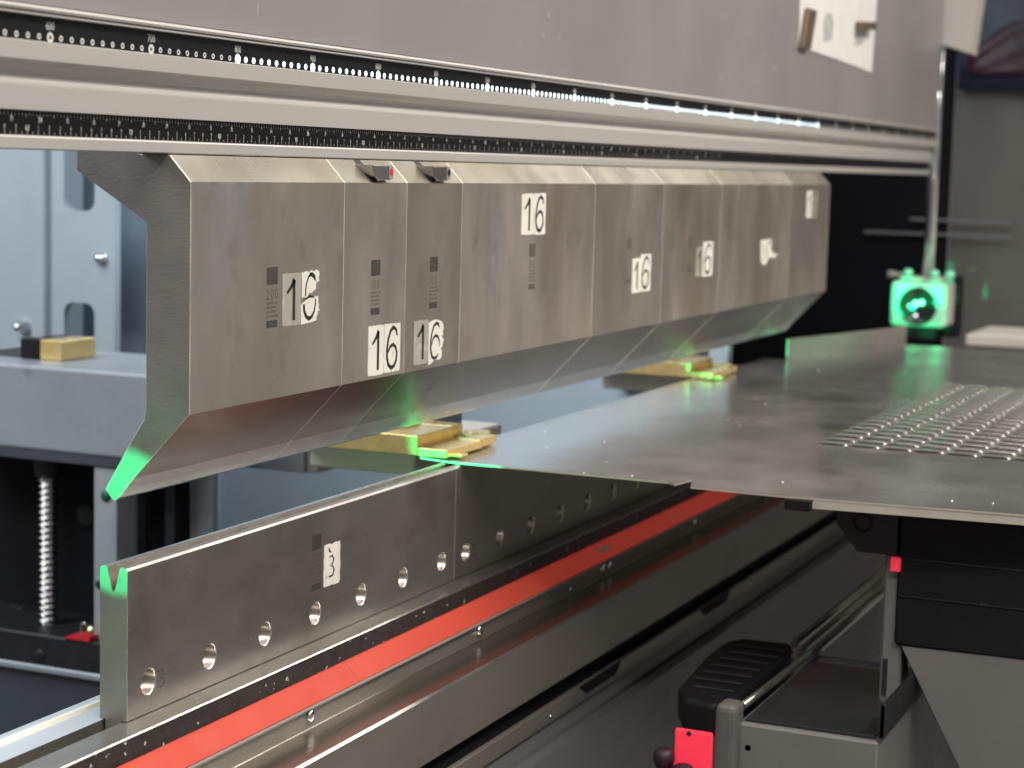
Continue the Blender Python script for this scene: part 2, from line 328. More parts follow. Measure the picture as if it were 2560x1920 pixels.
rail = thing("measuring_rail", "long aluminium rail with glowing dot ruler and black inch scale", "ruler rail", (560, -40, 268))
up = [(-20, 348.6), (-43, 348.6), (-45.2, 348.0), (-46.2, 346.6), (-45.6, 345.2), (-43.6, 344.9), (-43.2, 344.5), (-44.8, 344.1), (-44.8, 343.1), (-40.8, 342.9), (-40.8, 329.0), (-44.2, 328.8), (-44.8, 328.2), (-44.8, 318.3), (-43.6, 317.6), (-40.4, 316.8), (-37.6, 315.4), (-35.6, 313.4), (-34.8, 311.2), (-35.0, 309.0), (-36.0, 307.0), (-37.6, 305.4), (-39.4, 304.4), (-41.0, 304.0), (-41.0, 290.4), (-20, 290.4)]
xe = [2396 if z > 314 else 2385 for y, z in up]; xe[-3] = 2380; xe[-2] = 2368
mb = MB(); mb.prism(up, -1500, 2396, "aluminium", 0, None, xe); ho = mb.build("upper_extrusion", rail)
lo = [(-20, 290.3), (-38.4, 290.3), (-38.4, 276.4), (-40.6, 276.0), (-41.0, 275.2), (-41.0, 269.0), (-40.4, 268.3), (-37, 268.3), (-20, 268.3)]
mb = MB(); mb.prism(lo, -1500, 2356, "aluminium"); mb.build("lower_extrusion", rail)
st = MB().box(-1500, 2394, -41.3, -40.9, 329.05, 342.85, "black_strip").build("display_strip", rail)
sc = MB().box(-1500, 2352, -38.9, -38.45, 276.5, 290.2, "scale_black").build("scale_strip", rail)
def ringmesh(ro, ri, m, core=None):
    mb = MB(); n = 22; i = mb.mi(m)
    a = [mb.bm.verts.new(Vector((ro * math.cos(2 * math.pi * k / n), 0, ro * math.sin(2 * math.pi * k / n))) * S) for k in range(n)]
    b = [mb.bm.verts.new(Vector((ri * math.cos(2 * math.pi * k / n), 0, ri * math.sin(2 * math.pi * k / n))) * S) for k in range(n)]
    for k in range(n): mb.bm.faces.new((a[k], a[(k + 1) % n], b[(k + 1) % n], b[k])).material_index = i
    if core: mb.bm.faces.new(b).material_index = mb.mi(core)
    return mb.mesh("ring")
rm = {(0, 0): ringmesh(1.75, .78, "print_white"), (1, 0): ringmesh(3.0, 1.15, "print_white"), (0, 1): ringmesh(1.95, .8, "led_lit", "led_core"), (1, 1): ringmesh(3.2, 1.05, "led_lit", "led_core")}
for mm in range(530, 3110, 10):
    big = mm % 100 == 0; lit = 800 <= mm <= 2300
    o = bpy.data.objects.new("led_dot", rm[(int(big), int(lit))]); o.location = Vector((mm - 720.3, -41.36, 331.7)) * S; link(o, st)
for mm in range(600, 3101, 100):
    mb = MB(); text(mb, str(mm), mm - 720.3, 338.2, 4.6, -41.36, "print_white", 0.78, 0.10); mb.build("numeral", st)
mb = MB()
def tick(x, z0, z1, w_=0.35): mb.poly([(x - w_ / 2, -38.96, z0), (x + w_ / 2, -38.96, z0), (x + w_ / 2, -38.96, z1), (x - w_ / 2, -38.96, z1)], "print_grey")
for k in range(100, 720):
    x = k * 5 - 738
    if -250 < x < 2350: tick(x, 276.7, 279.6 if k % 2 == 0 else 278.4, .4)
for k in range(160, 1000):
    x = k * 25.4 / 8 - 736
    if -250 < x < 2350: tick(x, 290.0 - (5.0 if k % 8 == 0 else 3.4 if k % 4 == 0 else 2.4), 290.0, .38)
mb.build("tick_marks", sc)['kind'] = 'stuff'
mb = MB()
for k in range(48, 190):
    x = k * 10 - 738
    if k % 10 == 0: text(mb, str(k), x, 280.6, 3.1, -38.97, "print_white", 0.8)
    else: text(mb, str(k % 10), x, 281.0, 2.4, -38.97, "print_grey", 0.9)
for k in range(20, 75):
    x = k * 25.4 - 736
    text(mb, str(k), x, 285.3, 3.1 if k % 12 == 0 else 2.5, -38.97, "print_white" if k % 12 == 0 else "print_grey", 0.8)
mb.build("scale_numerals", sc)['kind'] = 'stuff'

# ------------------------------------------------------------------ punches
PY = -57.5
PP = [(-0.8, 43.9), (-3.2, 45.6), (-8.5, 51.6), (-15, 59.4), (PY, 104.3), (PY, 251.1), (-41.8, 267.6), (-19, 267.6), (-19, 300), (29.4, 300), (29.4, 256.2), (-24.3, 225), (-24.3, 107), (-23.2, 99), (-12.4, 82.4), (6.7, 50.6), (1.2, 44.2)]
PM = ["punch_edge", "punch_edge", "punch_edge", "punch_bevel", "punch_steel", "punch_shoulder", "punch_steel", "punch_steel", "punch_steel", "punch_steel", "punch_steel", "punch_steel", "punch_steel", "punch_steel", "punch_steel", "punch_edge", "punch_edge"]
def jag(x0, x1, z0, z1, amp=0.5, n=9, r=1.2):
    P = []
    for a, b in [((x0 + r, z1), (x1 - r, z1)), ((x1, z1 - r), (x1, z0 + r)), ((x1 - r, z0), (x0 + r, z0)), ((x0, z0 + r), (x0, z1 - r))]:
        for k in range(n + 1):
            u = k / n; P.append((a[0] + (b[0] - a[0]) * u + random.uniform(-amp, amp) * (0 < k < n), a[1] + (b[1] - a[1]) * u + random.uniform(-amp, amp) * (0 < k < n)))
    return P
def tile(parent, y, x0, x1, z0, z1, ch, m="sticker", amp=0.35, pts=None, strokes=None, h=0.80):
    mb = MB(); mb.outline_xz(pts or jag(x0, x1, z0, z1, amp), y - 0.35, 0.33, m); o = mb.build("number_sticker", parent)
    nb = MB()
    if strokes:
        for p, ww in strokes: stroke(nb, p, ww, y - 0.45, "ink")
    else:
        ww_, hh = x1 - x0, z1 - z0; q = lambda u, v: (x0 + ww_ * u, z0 + hh * v)
        if ch == '1': SK = [([q(.62, .10), q(.62, .50), q(.62, .88)], 3.0), ([q(.64, .89), q(.52, .78), q(.38, .70), q(.24, .63)], [3.4, 2.8, 2.2, 1.6])]
        else: SK = [([q(.80, .74), q(.72, .87), q(.56, .92), q(.38, .86), q(.24, .70), q(.17, .50), q(.17, .32), q(.26, .16), q(.44, .09), q(.62, .12), q(.76, .24), q(.79, .38), q(.70, .51), q(.54, .57), q(.36, .53), q(.22, .42)], [1.8, 2.3, 2.6, 2.6, 2.5, 2.5, 2.6, 2.8, 2.9, 2.7, 2.5, 2.3, 2.3, 2.4, 2.2, 1.6])]
        for p_, w2 in SK: stroke(nb, p_, [v * 1.2 for v in w2] if isinstance(w2, list) else w2 * 1.2, y - 0.45, "ink")
    nb.build("numeral", o); return o
def etch(parent, y, xc, z0, txt, strong=True, h=41.0, part=True):
    dark = "etch" if strong else "etch_faint"; yy = y - 0.06
    e = MB(); e.poly([(xc - 7.2, yy, z0), (xc + 7.2, yy, z0), (xc + 7.2, yy, z0 - 11.8), (xc - 7.2, yy, z0 - 11.8)], dark)
    if part:
        text(e, txt, xc, z0 - 18.4, 7.0, yy, "etch_faint", 0.85, 0.3)
        for k, zz in enumerate((-23.6, -26.4, -29.4, -32.4)):
            x = xc - 7
            while x < xc + 6:
                l = random.uniform(.9, 2.4); e.poly([(x, yy, z0 + zz), (x + l, yy, z0 + zz), (x + l, yy, z0 + zz - 1.5), (x, yy, z0 + zz - 1.5)], "etch_faint"); x += l + random.uniform(.6, 1.2)
    e.poly([(xc - 7.2, yy, z0 - h + 5.0), (xc + 7.2, yy, z0 - h + 5.0), (xc + 7.2, yy, z0 - h), (xc - 7.2, yy, z0 - h)], dark if strong else "etch_faint")
    e.build("etched_mark", parent)
XS = [0, 200, 300, 400, 700, 900, 1100, 1400, 1600]
PL = ["steel punch section at the near end, its end face lit green", "narrow steel punch section with a red tipped clamp lever on top", "narrow steel punch section with a black tipped clamp lever on top",
      "long steel punch section with its 16 sticker near the top edge", "steel punch section with a crisp white 16 sticker at mid height", "steel punch section with a 16 sticker whose 6 sits higher than its 1",
      "long steel punch section with a crumpled torn sticker and tan stain", "farthest steel punch section beside the black opening"]
PU = []
for k in range(8):
    x0, x1 = XS[k] + 0.12, XS[k + 1] - 0.12
    p = thing("bending_punch", PL[k], "punch", ((x0 + x1) / 2, 0, 43.8), "row of bending punches"); PU.append(p)
    mb = MB(); mb.prism(PP, x0, x1, PM, 0.5, "end_face", None, "worn_edge"); mb.build("body", p)
# stickers and etched marks
etch(PU[0], PY, 100, 194, "200"); etch(PU[1], PY, 250.3, 193.7, "100"); etch(PU[2], PY, 349.6, 192.8, "100")
etch(PU[3], PY, 549, 198.0, "300", False); etch(PU[4], PY, 798, 197.0, "200", False, 46, False); etch(PU[5], PY, 997, 194.0, "200", False, 40, False)
six_top = [(139.5, 189.2), (142, 188.2), (146, 189.6), (150, 188.4), (154, 189.8), (157.5, 188.6), (160, 189.9), (163.5, 189.0), (164.6, 186.5), (163.2, 184.5), (164.4, 182.0), (161.5, 181.2), (159.4, 179.6), (159.8, 176.6), (156.5, 175.4), (153.6, 173.6), (150.2, 174.4), (148.2, 171.8), (145.4, 170.8), (143.0, 171.6), (140.0, 170.9)]
tile(PU[0], PY, 113.5, 138.2, 152.6, 188.6, '1', "sticker_worn", 0.4)
tile(PU[0], PY, 0, 0, 0, 0, '6', pts=six_top, strokes=[([(145.0, 172.0), (144.8, 176), (146.0, 181), (148.8, 185.4), (151.6, 187.2)], [1.4, 1.6, 1.6, 1.6, 2.2]), ([(150.4, 187.0), (153.6, 187.0), (157.0, 185.2), (158.6, 182.6)], [2.6, 3.2, 3.2, 1.6])])
six_bot = [(138.9, 166.0), (141.5, 167.2), (144.8, 168.4), (147.5, 170.2), (152, 170.6), (158, 170.9), (163.2, 171.2), (163.0, 168.0), (164.0, 165.0), (163.6, 162.6), (166.4, 161.0), (162.4, 160.6), (162.8, 158.4), (160.4, 156.4), (161.2, 154.2), (154, 153.4), (146, 152.9), (139.2, 152.4)]
tile(PU[0], PY, 0, 0, 0, 0, '6', pts=six_bot, strokes=[([(142.6, 166.6), (143.2, 162), (146, 157.8), (150, 156.0), (154.2, 157.4), (157.4, 161), (159.0, 166), (159.2, 169.6)], [2.6, 2.8, 3.0, 3.2, 2.6, 1.8, 1.5, 1.3]), ([(145.6, 170.2), (150, 171.6), (154.0, 171.4), (157.2, 170.4)], [1.4, 1.6, 1.4, .6])])
tile(PU[1], PY, 240, 265.2, 106.8, 144.3, '1'); tile(PU[1], PY, 265.9, 292.3, 107, 144.2, '6', amp=.3)
tile(PU[2], PY, 316, 341.4, 108.8, 143.5, '1', "sticker_worn", 0.5)
s3 = [(342, 140.5), (347, 141.6), (352, 142.4), (358, 142.2), (364, 141.0), (368.5, 138.6), (369.6, 134.4), (367.5, 132.4), (369.4, 129.6), (366.0, 128.6), (368.2, 126.6), (371.0, 124.8), (368.4, 123.2), (367.6, 119.6), (364.4, 118.6), (367.2, 116.4), (366.4, 111.4), (363.0, 109.6), (358, 110.2), (352.4, 109.8), (347.6, 107.6), (342.4, 106.8)]
tile(PU[2], PY, 0, 0, 0, 0, '6', pts=s3, strokes=[([(361.6, 135.6), (359.4, 138.6), (355.4, 139.6), (351, 137.4), (347.6, 132), (346, 125.6), (346.2, 118.4), (348.6, 113.2), (352.6, 111.4), (357, 112), (360.6, 114.6)], [1, 2.6, 2.8, 2.4, 2.2, 2.6, 2.8, 2.8, 2.6, 2.4, 1.0]), ([(347.2, 122.6), (350.4, 127.8), (354.6, 129.8), (359, 128.4), (361.8, 124.8), (362.4, 120)], [1.2, 2.0, 2.6, 2.4, 1.8, .8])])
tile(PU[3], PY, 522.5, 549.5, 206, 242, '1', amp=.5); tile(PU[3], PY, 550, 576.5, 205.6, 242.4, '6')
tile(PU[4], PY, 810, 833.2, 140.4, 175.6, '1', amp=.2); tile(PU[4], PY, 833.8, 865.4, 140.6, 179, '6', amp=.2)
tile(PU[5], PY, 1016, 1039.6, 148.6, 181, '1', "sticker_worn", .3); tile(PU[5], PY, 1040.2, 1076, 147.4, 186.4, '6', amp=.2)
s7 = [(1269, 182), (1278, 183.5), (1290, 182), (1300, 184), (1312, 183), (1318, 178), (1314, 171), (1322, 166), (1336, 163), (1346, 164.5), (1338, 160), (1322, 159.5), (1312, 161), (1302, 158), (1296, 152), (1284, 151.5), (1272, 156), (1270, 168)]
tile(PU[6], PY, 0, 0, 0, 0, '6', pts=s7, strokes=[([(1281, 180), (1282, 166), (1281, 157)], 2.2), ([(1312, 177), (1304, 180.5), (1298, 175), (1296, 166), (1300, 161)], 2.4)])
tile(PU[7], PY, 1478, 1503, 207, 242.5, '1', "sticker", .8); tile(PU[7], PY, 1504, 1531, 207, 243, '6', "sticker_worn", .8)
# clamp levers on the two narrow punches
for k, tipm in ((1, "red_plastic"), (2, "ink")):
    xc = (XS[k] + XS[k + 1]) / 2; p = PU[k]
    mb = MB(); mb.poly([(xc - 9, -42.1, 267.55), (xc + 1, -42.1, 267.55), (xc + 1, -57.7, 251.25), (xc - 9, -57.7, 251.25)], "dark_slot"); mb.build("lever_slot", p)
    prof = [(xc - 12, 264.2), (xc + 20, 264.2), (xc + 20.5, 256.5), (xc + 18, 253.2), (xc - 2, 252.6), (xc - 7, 255.4)]
    mb = MB(); mb.outline_xz(prof, -60.0, 16, "punch_bevel"); o = mb.build("clamp_lever", p)
    bv = o.modifiers.new("b", 'BEVEL'); bv.width = 0.0007; bv.segments = 2
    mb = MB(); mb.box(xc + 13.5, xc + 20.2, -60.6, -60.05, 253.8, 264.0, "lip_grey", .2); tp = mb.build("lever_tip", o)
    mb = MB(); mb.cyl((xc + 16.9, -60.95, 259.2), 2.6, .35, 'y', tipm, 16); mb.build("lever_button", p)

# ------------------------------------------------------------------ dies
DY = -10.6
def die(x0, x1, label):
    d = thing("bending_die", label, "die", ((x0 + x1) / 2, 0, -115), "row of bending dies")
    a, b = x0 + .12, x1 - .12
    prof = [(DY, -2.2), (-9.4, -0.6), (-8.2, 0), (-6.0, 0), (-5.0, -0.5), (-1.2, -15.6), (0, -16.6), (1.2, -15.6), (5.0, -0.5), (6.0, 0), (8.6, 0), (9.8, -0.6), (10.6, -2.2), (10.6, -102.4), (6.2, -102.4), (6.2, -116), (-6.2, -116), (-6.2, -102.4), (DY, -102.4)]
    mb = MB(); mb.prism(prof, a, b, ["die_steel"] + ["rail_steel"] * 2 + ["hole_steel"] * 5 + ["bright_steel"] * 4 + ["die_steel"] * 7, 0, "end_face")
    for f in [f for f in mb.bm.faces if len(f.verts) == 4 and all(abs(v.co.y - DY * S) < 1e-6 for v in f.verts)]: mb.bm.faces.remove(f)
    hz = -81.3; n = 32; prev = a; i = mb.mi("die_steel")
    def quad(u0, u1, z0, z1):
        if u1 - u0 > 1e-6: mb.poly([(u0, DY, z0), (u1, DY, z0), (u1, DY, z1), (u0, DY, z1)], "die_steel")
    for e0, e1 in ((a, a + .6), (b, b - .6)): mb.poly([(e0, DY + .45, -102.4), (e1, DY, -102.4), (e1, DY, -2.2), (e0, DY + .45, -2.2)], "worn_edge")
    a2, b2 = a + .6, b - .6; prev = a2
    quad(a2, b2, -102.4, hz - 15); quad(a2, b2, hz + 15, -2.2)
    hx = [x0 + 25 + 75 * k for k in range(7) if x0 + 25 + 75 * k < x1]
    for x in hx:
        quad(prev, x - 15, hz - 15, hz + 15); prev = x + 15
        ring = lambda r, y: [mb.bm.verts.new(Vector((x + r * math.cos(2 * math.pi * k / n), y, hz + r * math.sin(2 * math.pi * k / n))) * S) for k in range(n)]
        def sq(k):
            c, s_ = math.cos(2 * math.pi * k / n), math.sin(2 * math.pi * k / n); q = max(abs(c), abs(s_)); return mb.bm.verts.new(Vector((x + 15 * c / q, DY, hz + 15 * s_ / q)) * S)
        R0 = [sq(k) for k in range(n)]; R1 = ring(9.2, DY); R2 = ring(8.1, DY + 1.0); R3 = ring(8.1, DY + 9); R4 = ring(3, DY + 10.5)
        for A, B, mm_, sm in ((R0, R1, "die_steel", 0), (R1, R2, "bright_steel", 1), (R2, R3, "hole_steel", 1), (R3, R4, "hole_steel", 1)):
            for k in range(n):
                f = mb.bm.faces.new((A[k], A[(k + 1) % n], B[(k + 1) % n], B[k])); f.material_index = mb.mi(mm_); f.smooth = bool(sm)
        mb.bm.faces.new(R4).material_index = mb.mi("dark_slot")
    quad(prev, b2, hz - 15, hz + 15)
    bmesh.ops.remove_doubles(mb.bm, verts=mb.bm.verts[:], dist=1e-6)
    mb.build("body", d); return d
D1 = die(0, 500, "near steel die bar with a green lit V groove end and 3 sticker")
D2 = die(500, 1000, "second steel die bar, its top covered by the sheet metal")
D3 = die(1000, 1500, "far steel die bar under the sheet metal, mostly hidden")
etch(D1, DY, 250.4, -19.5, "500", True, 43.5)
mb = MB(); mb.outline_xz(jag(261.6, 287.6, -63.6, -30.6, .5), DY - .35, .33, "sticker"); o = mb.build("number_sticker", D1)
nb = MB(); stroke(nb, [(268.5, -33.2), (270.5, -36), (273.0, -37.4)], [1.6, 1.8, .6], DY - .45, "ink")
stroke(nb, [(270, -40.6), (274.5, -40.2), (277.2, -43.0), (275.6, -46.4), (271.6, -47.8), (275.6, -48.6), (278.0, -52), (276, -55.6), (271, -56.6), (268.6, -55.4)], [.8, 1.5, 1.8, 1.6, 1.0, 1.4, 1.9, 1.8, 1.4, .6], DY - .45, "ink"); nb.build("numeral", o)
nb = MB()
stroke(nb, [(35.6, -77.6), (39, -76.4), (42.4, -77.6), (42.2, -80.4), (39, -82), (42, -83), (43.4, -85.6), (41, -88), (37, -88.2)], .7, DY - .06, "etch"); nb.build("pencilled_number", D1)
nb = MB(); stroke(nb, [(539, -77.6), (543, -76.6), (545, -79), (542, -81.6), (545.6, -84), (544, -87), (540, -87.6)], 1.1, DY - .06, "etch"); nb.build("pencilled_number", D2)

# ------------------------------------------------------------------ lower beam
tb = thing("table_beam", "long steel press table beam with stepped ledges under the dies", "machine bed", (900, -60, -320))
mb = MB(); mb.prism([(-7.4, -103), (-29.6, -103), (-30.5, -103.9), (-30.5, -104.6), (-22, -104.6), (-22, -124), (-7.4, -124)], -900, 2600, "rail_steel"); o = mb.build("front_die_rail", tb)
mb = MB(); mb.prism([(7.6, -103), (28, -103), (30.2, -101), (33.6, -101), (34.4, -102), (46, -104), (46, -124), (7.6, -124)], -900, 2600, ["rail_pale_reflect", "off_white", "off_white", "off_white", "rail_pale_reflect", "rail_pale_reflect", "rail_steel", "rail_steel"]); mb.build("rear_die_rail", tb)
mb = MB(); mb.box(-900, 2600, -30.0, -21.9, -119.4, -104.7, "seal_rubber"); mb.build("seal_strip", tb)
mb = MB(); mb.prism([(-7.2, -124.1), (8, -124.1), (46, -124.1), (46, -320), (-95, -320), (-95, -262), (-82.5, -238), (-82.5, -219.5), (-74, -219.5), (-74, -205.5), (-82, -205.5), (-82, -153), (-80.2, -151.2), (-44, -151.2), (-43.4, -150.4), (-43.4, -135.4), (-47.0, -135.0), (-47.0, -133.8), (-45.6, -133.3), (-30, -133.3), (-30, -124.1)], -900, 2600,
     ["table_steel"] * 2 + ["dark_blue_steel"] + ["table_steel"] * 2 + ["table_paint"] * 2 + ["interior_black"] * 3 + ["table_steel", "rail_steel", "ledge_steel", "ledge_steel", "table_steel"] + ["lip_grey"] * 6); mb.build("beam", tb)
mb = MB(); mb.prism([(-82.8, -219.8), (-86, -219.8), (-86.8, -220.6), (-86.8, -236), (-85, -237.6), (-82.8, -237.6)], -900, 2600, "table_steel"); mb.build("cover_strip", tb)
for a, b in ((620, 735), (985, 1100), (60, 180)):
    MB().outline_xz([(a, -219.9), (b, -219.9), (b - 14, -231), (a + 20, -231)], -87.0, 0.3, "interior_black").build("finger_slot", tb)
mb = MB(); mb.prism([(-110, -246.4), (-98, -246.4), (-98, -253), (-108, -253), (-108, -900), (-110, -900)], -900, 2600, "table_paint", 0.0); mb.build("apron", tb)
for a, b, mm_ in ((-900, 256.8, "red_lit"), (257.2, 690, "red_lit"), (690.4, 1190, "red_dim_glow"), (1190.4, 1690, "red_dim_glow"), (1690.4, 2600, "red_dim_glow")):
    mb = MB(); mb.prism([(-31.0, -118.6), (-33.0, -118.3), (-35.2, -120.0), (-43.8, -129.6), (-46.0, -132.2), (-45.2, -133.2), (-31.0, -133.2)], a, b, mm_); mb.build("light_segment", tb)
mb = MB(); mb.poly([(787, -37.6, -122.4), (818, -37.6, -122.4), (818, -40.6, -126.0), (787, -40.6, -126.0)], "sticker"); mb.build("strip_label", tb)
for x in (-116, 184.3, 484.6, 785.3, 805.4, 1085, 1385, 1685):
    MB().lathe([(0, -3.2), (2.2, -3.2), (4.2, -2.6), (4.8, -1.6), (4.8, 0)], (x, -43.5, -141.2), 'y', "chrome", 18).build("cap_screw", tb)
for x, z in ((463, -209), (551.7, -230), (700, -146), (1180, -228)):
    yv = -74.2 if z == -209 else -87.1 if z < -210 else -43.6
    MB().lathe([(0, -1.6), (1.5, -1.4), (1.9, 0)], (x, yv, z), 'y', "chrome", 12).build("set_screw", tb)

# ------------------------------------------------------------------ sheet metal
sh = thing("sheet_metal_part", "large flat steel sheet with a grid of raised louvres on the die", "sheet metal", (1000, -300, 0))
out = [(512, 0), (512, -204), (504, -213), (534, -218.6), (499, -229), (497, -312), (499, -326), (516, -501), (534, -720), (2060, -720), (1985, -92), (1624, 0)]
mb = MB(); n = len(out); A = [mb.bm.verts.new(Vector((x, y, 1.7)) * S) for x, y in out]; Bv = [mb.bm.verts.new(Vector((x, y, .3)) * S) for x, y in out]
mb.bm.faces.new(A).material_index = mb.mi("sheet_metal"); mb.bm.faces.new(Bv[::-1]).material_index = mb.mi("sheet_metal")
for k in range(n): mb.bm.faces.new((A[k], Bv[k], Bv[(k + 1) % n], A[(k + 1) % n])).material_index = mb.mi("sheet_edge")
mb.build("panel", sh)
for x, y, r in ((740, 4, 2.2), (707, -72, 1.3), (518, -125, 1.5), (526, -167, 1.6), (1506, -76, 2.4), (566, -290, 1.6), (640, -40, 1.0), (900, -150, 1.2), (556, -470, 1.6), (549, -438, 1.6), (1100, -120, 1.6)):
    MB().lathe([(0, 2.6), (r * .4, 2.4), (r * .62, 1.72)], (x, y, 0), 'z', "worn_edge", 10).build("burr", sh)
mb = MB(); mb.prism([(0, 1.7), (31, 3.2), (31, 1.8), (0, .3)], 512, 1622, ["sheet_metal", "sheet_edge", "sheet_metal", "sheet_metal"], 0, "sheet_edge"); mb.build("back_flap", sh)
mb = MB()
P0, P1 = Vector((1624, 0)), Vector((1985, -92)); dn = Vector((P1.y - P0.y, -(P1.x - P0.x))).normalized() * -1.5
for z0, z1 in ((1.75, 31),):
    q = [(P0.x, P0.y), (P1.x, P1.y), (P1.x + dn.x, P1.y + dn.y), (P0.x + dn.x, P0.y + dn.y)]
    a = [mb.bm.verts.new(Vector((x, y, z0)) * S) for x, y in q]; b = [mb.bm.verts.new(Vector((x, y, z1)) * S) for x, y in q]
    for k in range(4): mb.bm.faces.new((a[k], a[(k + 1) % 4], b[(k + 1) % 4], b[k])).material_index = mb.mi("sheet_metal" if k != 3 else "sheet_edge")
    mb.bm.faces.new(b).material_index = mb.mi("sheet_edge"); mb.bm.faces.new(a[::-1]).material_index = mb.mi("sheet_edge")
mb.build("upturned_flange", sh)
mb = MB(); a = [(500.2, -334), (517.2, -501), (535.2, -720)]
for (x0, y0), (x1, y1) in zip(a, a[1:]): mb.poly([(x0, y0, .28), (x1, y1, .28), (x1, y1, -7), (x0, y0, -7)], "sheet_edge"); mb.poly([(x0 + 1.4, y0, .28), (x1 + 1.4, y1, .28), (x1 + 1.4, y1, -7), (x0 + 1.4, y0, -7)], "sheet_edge"); mb.poly([(x0, y0, -7), (x1, y1, -7), (x1 + 1.4, y1, -7), (x0 + 1.4, y0, -7)], "sheet_edge")
mb.build("front_lip", sh, False)
MB().box(494, 500, -333, -312, -9, -.2, "black_plastic", .4).build("edge_clip", sh)
def louvre():
    mb = MB(); h = 2.3; Pt = []
    rows = [(0, 12.2, h), (3, 12.4, h * 1.02), (17, 12.6, h * .78), (23, 12.6, h * .4), (27.5, 12.6, 0.02)]
    for (x, hw, z) in rows: Pt.append([mb.bm.verts.new(Vector((x, y, zz)) * S) for y, zz in ((-hw - 2.4, .02), (-hw, z * .75), (-hw * .7, z), (hw * .7, z), (hw, z * .75), (hw + 2.4, .02))])
    i = mb.mi("sheet_metal")
    for r0, r1 in zip(Pt, Pt[1:]):
        for k in range(5): f = mb.bm.faces.new((r0[k], r0[k + 1], r1[k + 1], r1[k])); f.material_index = i; f.smooth = True
    e = [mb.bm.verts.new(v.co + Vector((0, 0, -1.1 * S)) if 0 < k < 5 else v.co + Vector((0.0005, 0, 0))) for k, v in enumerate(Pt[0])]
    for k in range(5): mb.bm.faces.new((Pt[0][k], e[k], e[k + 1], Pt[0][k + 1])).material_index = i
    mb.poly([(-1.5, -11, .06), (9, -11, .06), (9, 11, .06), (-1.5, 11, .06)], "dark_slot")
    return mb.mesh("louvre", False)
lm = louvre()
for j in range(11):
    for i_ in range(20):
        if j > 8 and i_ > 3: continue
        o = bpy.data.objects.new("louvre", lm); o.location = Vector((816 + 32 * i_, -269.5 - 31.4 * j, 1.72)) * S; link(o, sh)

# ------------------------------------------------------------------ back gauge fingers
def finger(dx, label):
    f = thing("back_gauge_finger", label, "gauge finger", (560 + dx, 60, 4), "gold back gauge fingers")
    B = lambda nm, x0, x1, y0, y1, z0, z1, m="gold", bv=.5: MB().box(x0 + dx, x1 + dx, y0, y1, z0, z1, m, bv).build(nm, f)
    B("body", 512, 588, 34.4, 190, 4.4, 22); B("stop_block", 588.4, 613, 36.5, 72, 4.4, 22.3); B("ledge", 512.3, 590, 5.2, 34, 4.0, 11.4)
    B("side_pad", 584.6, 626, 7, 26, 4.2, 13.2 - 1.4); B("rear_block", 556, 600, 75, 140, 22.3, 33.5); B("front_tab", 527, 541, -3, 20, 3.7, 6.2)
    B("stop_plate", 640, 644, 52, 88, 4, 34, "dark_blue_steel", .3)
    for x, y, r, z in ((637, 32, 13, 12.4), (612, 30, 5, 12.6), (596, 30, 3.2, 12)):
        MB().cyl((x + dx, y, 5), r, z - 5, 'z', "gold", 28, .6).build("round_pad", f)
    MB().box(560 + dx, 760 + dx, 60, 172, -23.5, 3.6, "off_white", 2).build("carrier", f)
    return f
finger(0, "nearer gold back gauge finger at the sheet's left corner, lit green")
finger(778, "farther gold back gauge finger near the black recess")

# ------------------------------------------------------------------ rear machinery seen on the left
up_ = thing("frame_upright", "pale blue slotted steel upright behind the near punch", "frame", (1000, 760, -400))
mb = MB()
def upr(y0, y1, z0, z1): mb.box(1000, 1012, y0, y1, z0, z1, "blue_paint")
upr(706.5, 737.5, -500, 640); upr(785, 808, -500, 640)
def arch(y0, y1, zc, up, zfar, r=13):
    """web plate between two slots, with rounded slot corners"""
    pass
def webplate(zlo, zhi, rlo, rhi):
    pts = [(737.5, zlo if not rlo else zlo), (785, zlo)]
    P = []
    r = 14
    if rlo: P += [(737.5, zlo - r)] + [(737.5 + r - r * math.cos(a), zlo - r + r * math.sin(a)) for a in [math.pi / 2 * k / 5 for k in range(1, 6)]] + [(785 - r + r * math.sin(a), zlo - r + r * math.cos(a)) for a in [math.pi / 2 * k / 5 for k in range(0, 5)]] + [(785, zlo - r)]
    else: P += [(737.5, zlo), (785, zlo)]
    if rhi: P += [(785, zhi + r)] + [(785 - r + r * math.cos(a), zhi + r - r * math.sin(a)) for a in [math.pi / 2 * k / 5 for k in range(1, 6)]] + [(737.5 + r - r * math.sin(a), zhi + r - r * math.cos(a)) for a in [math.pi / 2 * k / 5 for k in range(0, 5)]] + [(737.5, zhi + r)]
    else: P += [(785, zhi), (737.5, zhi)]
    mb.outline_yz(P, 1000.0, 12, "blue_paint")
webplate(77.7, 194.9, True, True); webplate(-500, -150, False, True); webplate(420, 640, True, False)
mb.build("slotted_plate", up_)
MB().box(990, 1075, 808.2, 829, -500, 640, "blue_paint", 2).build("flange", up_)
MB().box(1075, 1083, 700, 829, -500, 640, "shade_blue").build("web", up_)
MB().lathe([(0, -12), (4.5, -11), (5.5, -7), (5.5, -5), (8, -4.6), (8, 0)], (1000, 726, 136), 'x', "chrome", 14).build("bolt", up_)
p = thing("side_sheet", "pale blue steel panel at the far left edge", "panel", (1000, 1000, -400))
MB().box(1020, 1030, 838, 1500, -600, 640, "blue_paint", 3).build("sheet", p)
MB().lathe([(0, -20), (4.5, -19), (6, -14), (6, -8), (9, -7), (9, 0)], (1020, 862, 40), 'x', "chrome", 14).build("bolt", p)
p = thing("rear_plate", "darker blue grey plate right of the slotted upright", "panel", (1090, 640, -400))
MB().box(1085, 1095, 600, 715, -520, 640, "blue_grey_paint").build("plate", p)

